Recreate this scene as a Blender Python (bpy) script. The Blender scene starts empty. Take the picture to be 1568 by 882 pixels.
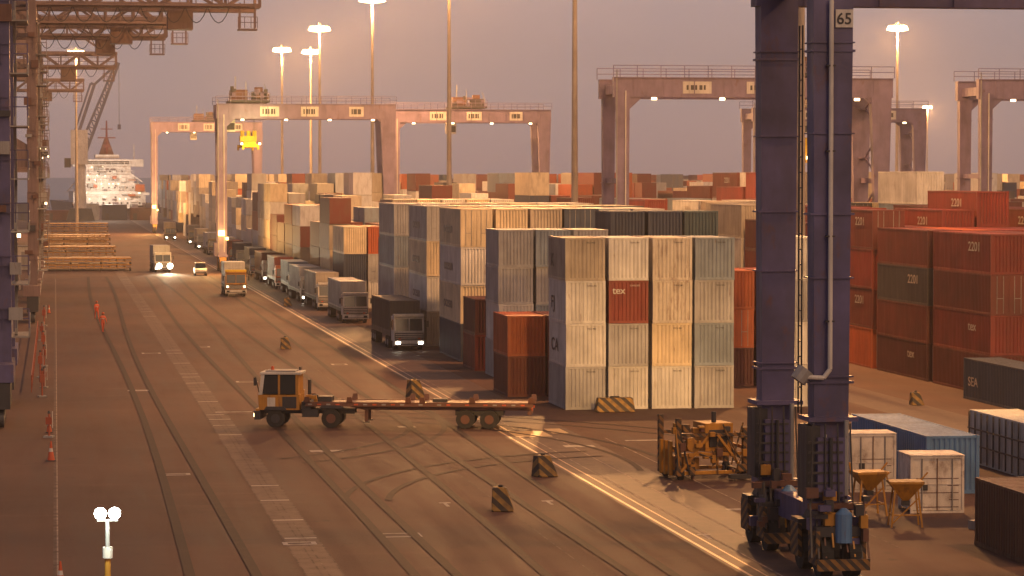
import bpy, math, random
from mathutils import Vector, Matrix
random.seed(7)
R=math.radians
scene=bpy.context.scene
col=scene.collection

# ------------------------------------------------------------ materials
def nt(name):
    m=bpy.data.materials.new(name); m.use_nodes=True
    n=m.node_tree; n.nodes.clear()
    o=n.nodes.new('ShaderNodeOutputMaterial'); p=n.nodes.new('ShaderNodeBsdfPrincipled')
    n.links.new(p.outputs[0],o.inputs[0])
    return m,n,p
def mathn(n,op,a,b=None):
    x=n.nodes.new('ShaderNodeMath'); x.operation=op
    for i,v in enumerate((a,b)):
        if v is None: continue
        if isinstance(v,(int,float)): x.inputs[i].default_value=v
        else: n.links.new(v,x.inputs[i])
    return x.outputs[0]
def mix(n,f,a,b):
    x=n.nodes.new('ShaderNodeMix'); x.data_type='RGBA'
    for i,v in ((0,f),(6,a),(7,b)):
        if isinstance(v,(int,float)): x.inputs[i].default_value=v
        elif isinstance(v,tuple): x.inputs[i].default_value=(v[0],v[1],v[2],1)
        else: n.links.new(v,x.inputs[i])
    return x.outputs[2]
def noise(n,vec,scale,detail=4,rough=.55,msc=None):
    if msc:
        mp=n.nodes.new('ShaderNodeMapping'); mp.inputs['Scale'].default_value=msc
        n.links.new(vec,mp.inputs[0]); vec=mp.outputs[0]
    x=n.nodes.new('ShaderNodeTexNoise'); x.inputs['Scale'].default_value=scale
    x.inputs['Detail'].default_value=detail; x.inputs['Roughness'].default_value=rough
    n.links.new(vec,x.inputs['Vector']); return x.outputs[0]
def rng(n,v,a,b,c=0,d=1):
    x=n.nodes.new('ShaderNodeMapRange'); x.inputs[1].default_value=a; x.inputs[2].default_value=b
    x.inputs[3].default_value=c; x.inputs[4].default_value=d; n.links.new(v,x.inputs[0]); return x.outputs[0]
def coords(n,rand=True):
    tc=n.nodes.new('ShaderNodeTexCoord')
    if not rand: return tc.outputs['Object']
    oi=n.nodes.new('ShaderNodeObjectInfo')
    s=mathn(n,'MULTIPLY',oi.outputs['Random'],173.0)
    a=n.nodes.new('ShaderNodeVectorMath'); a.operation='ADD'
    n.links.new(tc.outputs['Object'],a.inputs[0]); n.links.new(s,a.inputs[1]); return a.outputs[0]
def dk(c,k): return (c[0]*k,c[1]*k,c[2]*k)
def paint(name,c,rust=.35,rough=.5,metal=0,streak=(5,5,.4),var=.3):
    m,n,p=nt(name); v=coords(n)
    f=noise(n,v,.5,5); base=mix(n,rng(n,f,.3,.7),dk(c,1-var),dk(c,1+var*.4))
    g=noise(n,v,1.0,5,.6,streak); dirt=rng(n,g,.45,.8,0,.5)
    base=mix(n,dirt,base,dk((c[0]*.5+.045,c[1]*.45+.035,c[2]*.42+.028),.6))
    if rust>0:
        h=noise(n,v,1.0,8,.7,(streak[0]*.7,streak[1]*.7,streak[2]*1.6))
        base=mix(n,rng(n,h,.66-.18*rust,.74,0,.9),base,(.13,.05,.025))
    n.links.new(base,p.inputs['Base Color'])
    n.links.new(rng(n,g,.3,.8,rough-.1,rough+.25),p.inputs['Roughness'])
    p.inputs['Metallic'].default_value=metal
    return m
def emit(name,c,s):
    m=bpy.data.materials.new(name); m.use_nodes=True; n=m.node_tree; n.nodes.clear()
    o=n.nodes.new('ShaderNodeOutputMaterial'); e=n.nodes.new('ShaderNodeEmission')
    e.inputs[0].default_value=(c[0],c[1],c[2],1); e.inputs[1].default_value=s
    n.links.new(e.outputs[0],o.inputs[0]); return m
def hazard(name,k=1.6,c1=(.33,.19,.04),c2=(.025,.022,.02)):
    m,n,p=nt(name); v=coords(n,False)
    s=n.nodes.new('ShaderNodeSeparateXYZ'); n.links.new(v,s.inputs[0])
    a=mathn(n,'ADD',s.outputs[0],s.outputs[2]); a=mathn(n,'ADD',a,mathn(n,'MULTIPLY',s.outputs[1],.6))
    f=mathn(n,'GREATER_THAN',mathn(n,'FRACT',mathn(n,'MULTIPLY',a,k)),.5)
    d=noise(n,v,3,5); b=mix(n,f,c1,c2); b=mix(n,rng(n,d,.35,.75,0,.85),b,(.07,.045,.03))
    n.links.new(b,p.inputs['Base Color']); p.inputs['Roughness'].default_value=.7
    return m

PAL={'white':(.58,.57,.55),'cream':(.60,.50,.35),'grey':(.36,.36,.37),'tan':(.38,.33,.27),'bluegrey':(.22,.27,.33),
 'navy':(.03,.045,.085),'brown':(.13,.024,.015),'red':(.19,.026,.016),'orange':(.38,.085,.022),'teal':(.04,.075,.095),
 'dark':(.05,.048,.055),'blue':(.10,.22,.42),'maroon':(.085,.018,.018)}
CM={k:paint('container_paint_'+k,v,rust=.2) for k,v in PAL.items()}
CM['rusty']=paint('container_paint_rusty',(.62,.56,.48),rust=.9)
CM['rustdark']=paint('container_paint_rustdark',(.10,.05,.03),rust=1.1)
steel=paint('galvanised_steel',(.30,.29,.28),.2)
mastp=paint('mast_galvanised',(.34,.29,.24),.1)
darksteel=paint('dark_steel',(.035,.035,.04),.3)
rustbrown=paint('rusty_frame_steel',(.13,.055,.035),.6)
blackr=paint('tyre_rubber',(.02,.02,.02),0,.85)
glass=nt('dark_glass')[0]; gp=glass.node_tree.nodes['Principled BSDF']
gp.inputs['Base Color'].default_value=(.02,.025,.03,1); gp.inputs['Roughness'].default_value=.12
yellow=paint('yellow_paint',(.45,.21,.02),.7)
bright_y=paint('bright_yellow_paint',(.8,.55,.02),.1)
whitep=paint('white_paint',(.6,.57,.52),.2)
fadedw=paint('faded_white_lettering',(.42,.36,.32),.6)
fadedd=paint('faded_dark_lettering',(.17,.16,.17),.3)
orangep=paint('orange_safety_paint',(.55,.09,.02),0)
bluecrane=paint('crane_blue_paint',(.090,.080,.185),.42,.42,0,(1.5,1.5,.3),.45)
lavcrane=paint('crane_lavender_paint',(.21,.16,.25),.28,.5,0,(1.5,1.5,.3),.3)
stscol=paint('quay_crane_paint',(.20,.13,.12),.4)
haz=hazard('hazard_stripes'); haz2=hazard('hazard_stripes_fine',2.6,(.25,.12,.025))
e_or=emit('sodium_lamp',(1,.60,.24),34); e_leg=emit('sodium_leg_lamp',(1,.50,.12),14); e_wh=emit('white_lamp',(1,.88,.65),22); e_warm=emit('warm_lamp',(1,.75,.45),5)
e_led=emit('led_floodlight',(.95,1,.9),60); e_small=emit('small_lamp',(1,.68,.34),10)

# ------------------------------------------------------------ mesh builder
class B:
    def __init__(s,mats): s.v=[];s.f=[];s.m=[];s.mats=mats
    def mi(s,m):
        if m not in s.mats: s.mats.append(m)
        return s.mats.index(m)
    def hexa(s,p,m):
        k=len(s.v); s.v+= [tuple(q) for q in p]
        for f in ((0,3,2,1),(4,5,6,7),(0,1,5,4),(1,2,6,5),(2,3,7,6),(3,0,4,7)):
            s.f.append(tuple(k+i for i in f)); s.m.append(s.mi(m))
    def box(s,x0,x1,y0,y1,z0,z1,m):
        s.hexa([(x0,y0,z0),(x1,y0,z0),(x1,y1,z0),(x0,y1,z0),(x0,y0,z1),(x1,y0,z1),(x1,y1,z1),(x0,y1,z1)],m)
    def cbox(s,c,d,m):
        s.box(c[0]-d[0]/2,c[0]+d[0]/2,c[1]-d[1]/2,c[1]+d[1]/2,c[2]-d[2]/2,c[2]+d[2]/2,m)
    def taper(s,c0,w0,d0,c1,w1,d1,m):
        P=[]
        for c,w,d in ((c0,w0,d0),(c1,w1,d1)):
            P+=[(c[0]-w/2,c[1]-d/2,c[2]),(c[0]+w/2,c[1]-d/2,c[2]),(c[0]+w/2,c[1]+d/2,c[2]),(c[0]-w/2,c[1]+d/2,c[2])]
        s.hexa(P,m)
    def prismx(s,poly,x0,x1,m):
        k=len(s.v); n=len(poly)
        s.v+=[(x0,a,b) for a,b in poly]+[(x1,a,b) for a,b in poly]
        s.f.append(tuple(range(k,k+n))); s.m.append(s.mi(m))
        s.f.append(tuple(range(k+2*n-1,k+n-1,-1))); s.m.append(s.mi(m))
        for i in range(n):
            j=(i+1)%n; s.f.append((k+j,k+i,k+n+i,k+n+j)); s.m.append(s.mi(m))
    def prismy(s,poly,y0,y1,m):
        k=len(s.v); n=len(poly)
        s.v+=[(a,y0,b) for a,b in poly]+[(a,y1,b) for a,b in poly]
        s.f.append(tuple(range(k+n-1,k-1,-1))); s.m.append(s.mi(m))
        s.f.append(tuple(range(k+n,k+2*n))); s.m.append(s.mi(m))
        for i in range(n):
            j=(i+1)%n; s.f.append((k+i,k+j,k+n+j,k+n+i)); s.m.append(s.mi(m))
    def beam(s,p0,p1,w,m,h=None):
        h=h or w; p0=Vector(p0);p1=Vector(p1);d=(p1-p0)
        if d.length<1e-6: return
        d.normalize(); up=Vector((0,0,1)) if abs(d.z)<.95 else Vector((0,1,0))
        a=d.cross(up).normalized()*w/2; b=a.cross(d).normalized()*h/2
        s.hexa([p0-a-b,p0+a-b,p0+a+b,p0-a+b,p1-a-b,p1+a-b,p1+a+b,p1-a+b],m)
    def cyl(s,p0,p1,r0,r1,m,n=12):
        p0=Vector(p0);p1=Vector(p1);d=(p1-p0).normalized()
        up=Vector((0,0,1)) if abs(d.z)<.95 else Vector((0,1,0))
        a=d.cross(up).normalized();b=a.cross(d); k=len(s.v)
        for p,r in((p0,r0),(p1,r1)):
            for i in range(n):
                t=2*math.pi*i/n; s.v.append(tuple(p+a*r*math.cos(t)+b*r*math.sin(t)))
        for i in range(n):
            j=(i+1)%n; s.f.append((k+i,k+j,k+n+j,k+n+i)); s.m.append(s.mi(m))
        s.f.append(tuple(range(k+n-1,k-1,-1))); s.m.append(s.mi(m))
        s.f.append(tuple(range(k+n,k+2*n))); s.m.append(s.mi(m))
    def wheel(s,c,r,w,axis='x',m=None,hub=None):
        d=Vector((w/2,0,0)) if axis=='x' else Vector((0,w/2,0)); c=Vector(c)
        s.cyl(c-d,c+d,r,r,m or blackr,18)
        s.cyl(c-d*1.06,c+d*1.06,r*.5,r*.5,hub or steel,12)
    def build(s,name,loc=(0,0,0),rz=0,bevel=0,mesh_only=False):
        me=bpy.data.meshes.new(name); me.from_pydata(s.v,[],s.f)
        for m in s.mats: me.materials.append(m)
        me.polygons.foreach_set('material_index',s.m); me.update()
        if mesh_only: return me
        o=bpy.data.objects.new(name,me); o.location=loc; o.rotation_euler=(0,0,rz); col.objects.link(o)
        if bevel:
            b=o.modifiers.new('b','BEVEL'); b.width=bevel; b.segments=1; b.limit_method='ANGLE'
        return o

def text(parent,body,size,loc,rot,mat,name='lettering',align='LEFT',sx=1):
    c=bpy.data.curves.new(name,'FONT'); c.body=body; c.size=size; c.align_x=align; c.extrude=.004; c.offset=.012*size
    c.materials.append(mat); o=bpy.data.objects.new(name,c); col.objects.link(o)
    o.parent=parent; o.location=loc; o.rotation_euler=rot; o.scale=(sx,1,1); return o

# ------------------------------------------------------------ container meshes
W=2.44
def container_mesh(L,H,doors=False):
    b=B([CM['grey'],steel]); m=CM['grey']
    c=.15
    for x in (0,W-c):
        for y in (0,L-c): b.box(x,x+c,y,y+c,.0,H,m)
    for x in (-.008,W-.17+.008):
        for y in (-.008,L-.17+.008):
            for z in (-.003,H-.118+.004): b.box(x,x+.17,y,y+.17,z,z+.118,m)
    for x in (0.01,W-.11): 
        b.box(x,x+.10,c,L-c,.0,.16,m); b.box(x,x+.10,c,L-c,H-.10,H-.006,m)
    for y in (.01,L-.11):
        b.box(c,W-c,y,y+.10,.0,.16,m); b.box(c,W-c,y,y+.10,H-.12,H-.006,m)
    def prof(a0,a1,pitch):
        n=max(1,round((a1-a0)/pitch)); p=(a1-a0)/n; o=[]
        for i in range(n):
            s=a0+i*p; o+= [(s,0),(s+p*.32,0),(s+p*.5,1),(s+p*.82,1)]
        o.append((a1,0)); return o
    def wall(pts,z0,z1,f):
        k=len(b.v)
        for a,d in pts: b.v.append(f(a,d,z0)); b.v.append(f(a,d,z1))
        for i in range(len(pts)-1):
            b.f.append((k+2*i,k+2*i+2,k+2*i+3,k+2*i+1)); b.m.append(0)
    D=.055
    wall(prof(c,L-c,.29),.16,H-.10,lambda a,d,z:(.02+D*d,a,z))
    wall(prof(c,L-c,.29),.16,H-.10,lambda a,d,z:(W-.02-D*d,a,z))
    wall(prof(c,W-c,.25),.16,H-.12,lambda a,d,z:(a,L-.02-D*d,z))
    if not doors:
        wall(prof(c,W-c,.25),.16,H-.12,lambda a,d,z:(a,.02+D*d,z))
    else:
        b.box(c,W/2-.015,.03,.07,.16,H-.12,m); b.box(W/2+.015,W-c,.03,.07,.16,H-.12,m)
        b.box(c,W-c,.071,.09,.16,H-.12,m)
        for x in (.42,.85,W-.85,W-.42):
            b.cyl((x,.012,.1),(x,.012,H-.08),.022,.022,b.mats[1],6)
            for z in (.3,H*.5,H-.3): b.cbox((x,.012,z),(.13,.03,.07),m)
        for x in (.42,W-.85): b.box(x,x+.40,-.006,.01,1.05,1.09,b.mats[1])
        for z in (.5,H*.5,H-.5): b.box(c+.01,W-c-.01,.024,.03,z,z+.03,m)
    wall(prof(c,L-c,.5),c*.6,W-c*.6,lambda a,d,z:(z,a,H-.012-.02*d))
    b.v+=[(.05,.05,.12),(W-.05,.05,.12),(W-.05,L-.05,.12),(.05,L-.05,.12)]; k=len(b.v)
    b.f.append((k-1,k-2,k-3,k-4)); b.m.append(0)
    return b.build('container_%.0f'%L,mesh_only=True)
MESH={}
for L in (6.06,12.19):
    for H in (2.59,2.9):
        for d in (0,1): MESH[(L,H,d)]=container_mesh(L,H,bool(d))
def cont(x,y,z,c='grey',L=6.06,H=2.59,d=0,jit=True):
    o=bpy.data.objects.new('shipping_container',MESH[(L,H,d)])
    jx=random.uniform(-.035,.035) if jit else 0; jy=random.uniform(-.06,.06) if jit else 0
    o.location=(x+jx,y+jy,z); col.objects.link(o)
    o.material_slots[0].link='OBJECT'; o.material_slots[0].material=CM[c]
    return o
def stack(x,y,cols,L=6.06,H=2.59,doors=None):
    out=[]
    for i,c in enumerate(cols):
        dd=random.random()<.3 if doors is None else doors
        if c: out.append(cont(x,y,.01+i*(H+.012),c,L,H,int(dd)))
    return out
def wc(opts):
    return random.choices([o[0] for o in opts],[o[1] for o in opts])[0]
WH=[('white',5),('cream',4),('grey',4),('tan',2),('bluegrey',2),('navy',1.2),('brown',1),('orange',.8),('dark',.6),('rusty',1)]
BR=[('brown',8),('maroon',3),('red',5),('orange',1.0),('dark',.6),('navy',.7)]
MX=[('brown',4),('red',3),('orange',3),('white',4),('cream',4),('grey',2),('tan',2),('navy',1.5),('dark',1),('bluegrey',1),('teal',.5)]

X1=30.4; PC=2.66
f=[['grey','white','white','tan'],['white','grey','red','white'],['white','cream','rusty','rusty'],['grey','bluegrey','grey','bluegrey']]
fr=[stack(X1+i*PC,170.6,f[i],doors=False) for i in range(4)]
text(fr[1][2],'tex',.6,(.22,-.012,1.8),(R(90),0,0),whitep)
for k,t in ((1,'CA'),(2,'FJ'),(3,'K')): text(fr[0][k],t,1.1,(-.02,5.2,.8),(R(90),0,R(-90)),CM['dark'],sx=1.7)
for a in range(4):
    for k in range(4): text(fr[a][k],random.choice(('CAXU 302','TGHU 881','FSCU 406')),.13,(1.3,-.012,2.25),(R(90),0,0),whitep if f[a][k]=='red' else CM['dark'])
stack(43.9,170.8,['white','white','grey','white'])
stack(28.5,181.2,['brown','orange'],doors=False); stack(31.1,181.2,['brown','brown'],doors=False)
stack(28.5+2*PC,181.0,['grey','tan','white'],doors=False)
for i,cc in enumerate((['maroon','orange','orange'],['maroon','orange','red'])): stack(43.9+i*2.66,188,cc)
for i,cc in enumerate((['grey','white','grey','grey'],['grey','bluegrey','grey','bluegrey'],['white','grey','grey','grey'])):
    stack(X1+i*PC,197.3,cc,doors=False)
for i,cc in enumerate((['grey','navy','grey','navy'],['grey','navy','grey','navy'],['teal']*4)):
    stack(X1+(3.2+i)*PC,200,cc,H=2.9,doors=False)
stack(30.0,206,['red','maroon'],doors=False)
rows=[(216,12.19,2.9,[['navy','cream','white','cream'],['white','cream','tan','cream'],['cream','white','white','tan'],['white','navy','grey','navy'],['white','dark','grey','bluegrey'],['tan','grey','dark','grey'],['orange','orange','tan']]),
 (236.5,12.19,2.9,[['tan','white','cream','grey'],['white','white','cream','cream'],['tan']*3+['white'],['white','grey','grey','cream'],['red','white','tan','cream'],['tan','grey','dark','dark'],['orange','orange','tan','dark']]),
 (259.5,12.19,2.9,[['white','grey','bluegrey','grey'],['white']*4,['tan']*4,['white','grey','grey','tan'],['red','white','tan','cream'],['tan','grey','dark','grey'],['orange','orange','tan','grey']]),
 (306,12.19,2.9,[['grey','navy','cream'],['white','grey','orange'],['tan','brown','cream','tan'],['white','grey','grey','cream'],['red','white','tan','white'],['tan','grey','dark','cream'],['orange','orange','tan','white']])]
for y,L,H,cs in rows:
    for i,cc in enumerate(cs):
        st=stack(X1+i*PC,y,cc,L,H)
        if i==0 and y<250:
            for k,o in enumerate(st):
                if k>0: text(o,'ocean',1.2,(-.02,9.4,1.0),(R(90),0,R(-90)),fadedd,sx=1.7)
for i in range(1,7): stack(X1+i*PC,284,[wc(WH) for _ in range(random.choice((3,4,4)))],12.19,2.59)
# block 2
X2=59.2
yb=176.9; k=0
while yb<330:
    for i in range(7 if k%3 else 8):
        n=4 if k<2 else random.choice((4,4,4,4) if i<3 else (3,4,4,5))
        H=2.59 if (k<2 or random.random()<.5) else 2.9
        if k==0 and i in(2,): n=2
        if k==0 and i>=3: n=1+(i==3)
        cs=[wc(BR if k<5 else MX) for _ in range(n)]
        if k==0 and i==0: cs=['brown','red','brown','red']
        if k==1 and i==0: cs=['maroon','brown','dark','brown']
        if k==2 and i==0: cs=['orange','brown','red','brown']
        st=stack(X2+i*PC,yb,cs,12.19,H)
        if i==0:
            for q_,o in enumerate(st):
                if (q_+k)%2==1: text(o,('2201','tex','2201')[(q_+k)%3],.85,(-.02,4.6,H-1.15),(R(90),0,R(-90)),fadedw,sx=1.5)
        else:
            for o in st[-1:]:
                if random.random()<.45: text(o,'2201',.85,(-.02,6.2,H-1.15),(R(90),0,R(-90)),fadedw,sx=1.6)
    yb+=13.6; k+=1
o=cont(57.0,163.5,.01,'navy',12.19,2.59); text(o,'SEA',.8,(-.02,11.2,.9),(R(90),0,R(-90)),fadedw,sx=1.5)
o=cont(38.1,122.6,.01,'blue',12.19,2.59,0,False)
text(o,'MARINE',1.1,(-.02,11.2,.8),(R(90),0,R(-90)),fadedw,sx=1.6)
cont(44.6,124.2,.01,'white',12.19,2.59,1,False)
b=B([darksteel])
for i in range(14): b.box(44.50,44.56,124.3+i*.92,124.38+i*.92,.1,2.55,darksteel)
for z in (.9,1.7): b.box(44.44,44.49,124.3,136.3,z,z+.07,darksteel)
b.build('container_side_frame')
cont(34.7,99.4,.01,'rustdark',6.06,2.59,0,False)

# distant stacks as one mesh with per-face colour
verts=[];faces=[];cols_=[]
def addbox(x,y,z,L,H,c,w=W):
    k=len(verts)
    verts.extend([(x,y,z),(x+w,y,z),(x+w,y+L,z),(x,y+L,z),(x,y,z+H),(x+w,y,z+H),(x+w,y+L,z+H),(x,y+L,z+H)])
    for f in ((4,5,6,7),(0,1,5,4),(1,2,6,5),(2,3,7,6),(3,0,4,7)):
        faces.append(tuple(k+i for i in f)); cols_.append(c)
def jc(c):
    j=random.uniform(.75,1.2); return tuple(c[i]*j for i in range(3))
def far_block(x0,ya,yb,pal,hs,nc=6,spread=1):
    y=ya
    while y<yb:
        if (y%172)<13: y+=13; continue
        bh=random.choice(hs)
        for i in range(nc):
            n=max(1,bh+random.choice((-1,-1,0,0,0,0,1 if bh<5 else 0)) if spread else bh)
            H=random.choice((2.59,2.59,2.9))
            q0=wc(pal)
            for t in range(n):
                if y>600 and t<n-3: continue
                q=q0 if random.random()<.4 else wc(pal); q='cream' if q=='rusty' else q
                dy=random.uniform(-.1,.1); dx=random.uniform(-.04,.04)
                if (i+int(y))%4==0:
                    addbox(x0+i*PC+dx,y+dy,t*(H+.03),6.0,H,jc(PAL[q])); addbox(x0+i*PC-dx,y+6.2+dy,t*(H+.03),6.0,H,jc(PAL[q]))
                else: addbox(x0+i*PC+dx,y+dy,t*(H+.03),12.19,H,jc(PAL[q]))
        y+=12.9
WH2=[('white',5),('cream',7),('grey',1.5),('tan',3),('orange',1.2),('brown',1)]
far_block(X1,322,400,MX,(3,4,3))
far_block(X1,412,445,WH2,(4,4,5),7)
far_block(X1,452,560,WH2,(4,4,3),7)
far_block(X1,566,860,WH2,(5,5,4),7)
far_block(59.2,345,1500,MX,(3,4,4,4))
xb=88.5
while xb<640:
    ys=max(250,xb/.42)
    far_block(xb,ys,480,BR*2+MX,(2,3,3,4,3))
    far_block(xb,max(486,ys),1500,MX,(3,4,4,4,5))
    xb+=29.0 if int(xb/29)%3 else 34
me=bpy.data.meshes.new('distant_container_stacks'); me.from_pydata(verts,[],faces)
ca=me.color_attributes.new('Col','FLOAT_COLOR','CORNER')
buf=[]
for f_,c in zip(faces,cols_): buf+= [c[0],c[1],c[2],1]*4
ca.data.foreach_set('color',buf)
m,n,p=nt('distant_container_paint'); at=n.nodes.new('ShaderNodeAttribute'); at.attribute_name='Col'
v=coords(n,False); g=noise(n,v,1,5,.6,(2.5,2.5,.6))
n.links.new(mix(n,rng(n,g,.45,.8,0,.6),at.outputs[0],(.12,.07,.045)),p.inputs['Base Color']); p.inputs['Roughness'].default_value=.6
me.materials.append(m); o=bpy.data.objects.new('distant_container_stacks',me); col.objects.link(o)

# ------------------------------------------------------------ ground, water
def asphalt():
    m,n,p=nt('asphalt'); v=coords(n,False)
    a=noise(n,v,.045,6,.6); b_=noise(n,v,.7,6,.65,(1,.07,1)); c=noise(n,v,9,3,.6)
    base=mix(n,rng(n,a,.35,.65),(.068,.035,.027),(.125,.064,.047))
    base=mix(n,rng(n,b_,.48,.72,0,.6),base,(.042,.024,.020))
    d=noise(n,v,.25,6,.7,(.35,1.4,1)); base=mix(n,rng(n,d,.56,.75,0,.45),base,(.17,.095,.070))
    e_=noise(n,v,.9,7,.7); base=mix(n,rng(n,e_,.60,.68,0,.6),base,(.034,.021,.018))
    base=mix(n,rng(n,c,.3,.8,0,.25),base,(.14,.09,.075))
    n.links.new(base,p.inputs['Base Color'])
    n.links.new(rng(n,b_,.35,.65,.86,.70),p.inputs['Roughness'])
    p.inputs['Specular IOR Level'].default_value=.25
    bp=n.nodes.new('ShaderNodeBump'); bp.inputs['Strength'].default_value=.35; bp.inputs['Distance'].default_value=.02
    n.links.new(c,bp.inputs['Height']); n.links.new(bp.outputs[0],p.inputs['Normal'])
    return m
asp=asphalt()
g=B([asp]); 
def sheet(b,poly,z,m):
    k=len(b.v); b.v+=[(x,y,z) for x,y in poly]; b.f.append(tuple(range(k,k+len(poly)))); b.m.append(b.mi(m))
sheet(g,[(-33,-300),(2500,-300),(2500,1560),(40,1560),(40,955),(-33,955)],0,asp)
conc=paint('quay_concrete',(.25,.23,.2),.3)
for (x0,y0),(x1,y1) in (((-33,-300),(-33,955)),((-33,955),(40,955)),((40,955),(40,1560)),((40,1560),(2500,1560))):
    k=len(g.v); g.v+=[(x0,y0,0),(x1,y1,0),(x1,y1,-3),(x0,y0,-3)]; g.f.append((k,k+3,k+2,k+1)); g.m.append(g.mi(conc))
g.build('ground')
wm,n,p=nt('sea_water'); v=coords(n,False); p.inputs['Base Color'].default_value=(.035,.05,.075,1); p.inputs['Roughness'].default_value=.25
bp=n.nodes.new('ShaderNodeBump'); bp.inputs['Strength'].default_value=.6; n.links.new(noise(n,v,.35,4),bp.inputs['Height']); n.links.new(bp.outputs[0],p.inputs['Normal'])
g=B([wm]); sheet(g,[(-30000,-5000),(30000,-5000),(30000,40000),(-30000,40000)],-2.5,wm); g.build('water')

def worn(name,c,cov=.5,rough=.75,metal=0,base=(.065,.036,.029),spec=.25):
    m,n,p=nt(name); v=coords(n,False); a=noise(n,v,1.2,6,.75)
    n.links.new(mix(n,rng(n,a,cov-.1,cov+.15),c,base),p.inputs['Base Color'])
    p.inputs['Roughness'].default_value=rough; p.inputs['Metallic'].default_value=metal; p.inputs['Specular IOR Level'].default_value=spec; return m
wl=worn('worn_white_line',(.42,.33,.27),.5); fl=worn('faint_line',(.20,.14,.115),.42)
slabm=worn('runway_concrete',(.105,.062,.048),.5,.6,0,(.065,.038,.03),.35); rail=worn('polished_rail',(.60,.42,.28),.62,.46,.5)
trench=worn('trench_cover',(.135,.085,.068),.55,.7); wb_=worn('white_block_mark',(.42,.37,.33),.6)
dark_s=worn('rubber_marks',(.038,.023,.020),.62,.75,0,(.075,.042,.034))
g=B([wl])
def strip(x0,x1,y0,y1,z,m): sheet(g,[(x0,y0),(x1,y0),(x1,y1),(x0,y1)],z,m)
strip(8.7,10.05,60,950,.004,trench)
for dx in (8.66,9.22,9.48,10.0): strip(dx,dx+.06,60,950,.008,fl)
y=70
while y<500:
    if random.random()<.35: strip(8.75,10.0,y,y+.3,.010,wb_)
    else: strip(8.8,9.95,y,y+.15,.010,fl)
    y+=random.choice((3.2,4.1,6))
strip(24.0,28.2,40,950,.004,slabm)
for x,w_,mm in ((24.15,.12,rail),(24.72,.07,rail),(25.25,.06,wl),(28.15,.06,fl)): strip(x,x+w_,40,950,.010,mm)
strip(26.55,26.62,105,152,.010,wl); strip(29.2,29.26,118,152,.010,wl); strip(31.6,31.66,105,150,.010,fl)
for x in (13.8,18.8): strip(x,x+.06,60,420,.006,fl)
strip(-.15,0.0,50,700,.006,fl); strip(-.02,.04,50,400,.009,wl)
for x,y,w_,l in ((13.7,146.5,1.7,.9),(13.3,111.2,1.7,1.3),(9.2,109.5,1.3,.9),(5.4,190,1.5,1.2),(5.5,136,1.5,.9),(13,197,1.6,1.2),(27,147,1.6,1),(7.5,230,1.5,1.5),(12,238,1.2,1.5),(21,214,1.2,1.5),(19.5,160,1,1),(28.5,118,1,.6),(10.5,172,2.2,.5),(31,150,2,.5),(33,138,1.5,.5)):
    strip(x-w_/2,x+w_/2,y,y+l,.012,wb_)
    strip(x-w_/2+.2,x+w_/2-.2,y+.25,y+l-.2,.014,fl if random.random()<.5 else wb_)
for x,y in ((16.3,122.5),(20.8,122.5),(24.9,110)):
    strip(x,x+.5,y,y+.35,.012,wb_); strip(x+.15,x+.3,y-1.2,y,.012,wb_)
strip(49.0,53,150,950,.004,slabm)
refl_patch=worn('painted_reflection_patch',(.55,.40,.22),.62,.4,.3,(.2,.13,.07),.5)  # yellowish colour paints the lamp reflection on the ground behind the trailer
strip(24.6,26.6,153.2,156.6,.014,refl_patch); strip(26.9,27.8,155,158,.014,refl_patch)
g.build('road_markings')
g=B([dark_s])
def arc(pts,w_,z):
    for (a,b_) in zip(pts[:-1],pts[1:]):
        a=Vector((a[0],a[1],0));c_=Vector((b_[0],b_[1],0)); d=(c_-a).normalized(); s_=Vector((-d.y,d.x,0))*w_/2
        k=len(g.v); g.v+=[tuple(a-s_+Vector((0,0,z))),tuple(c_-s_+Vector((0,0,z))),tuple(c_+s_+Vector((0,0,z))),tuple(a+s_+Vector((0,0,z)))]; g.f.append((k,k+1,k+2,k+3)); g.m.append(0)
zz=.0145
for cx,cy,r,t0,t1 in ((6,140,22,-10,80),(9,128,30,5,75),(2,165,18,-60,20),(30,120,16,100,170)):
    for off in (0,1.9):
        arc([(cx+(r+off)*math.cos(R(t0+(t1-t0)*i/24)),cy+(r+off)*1.4*math.sin(R(t0+(t1-t0)*i/24))) for i in range(25)],.32,zz); zz+=.0012
for x in (12.0,14.2,17.0,20.1,22.0,4.5,6.6): arc([(x+.5*math.sin(y*.02+x),y) for y in range(60,420,12)],.38,zz); zz+=.0012
g.build('tyre_marks')

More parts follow.
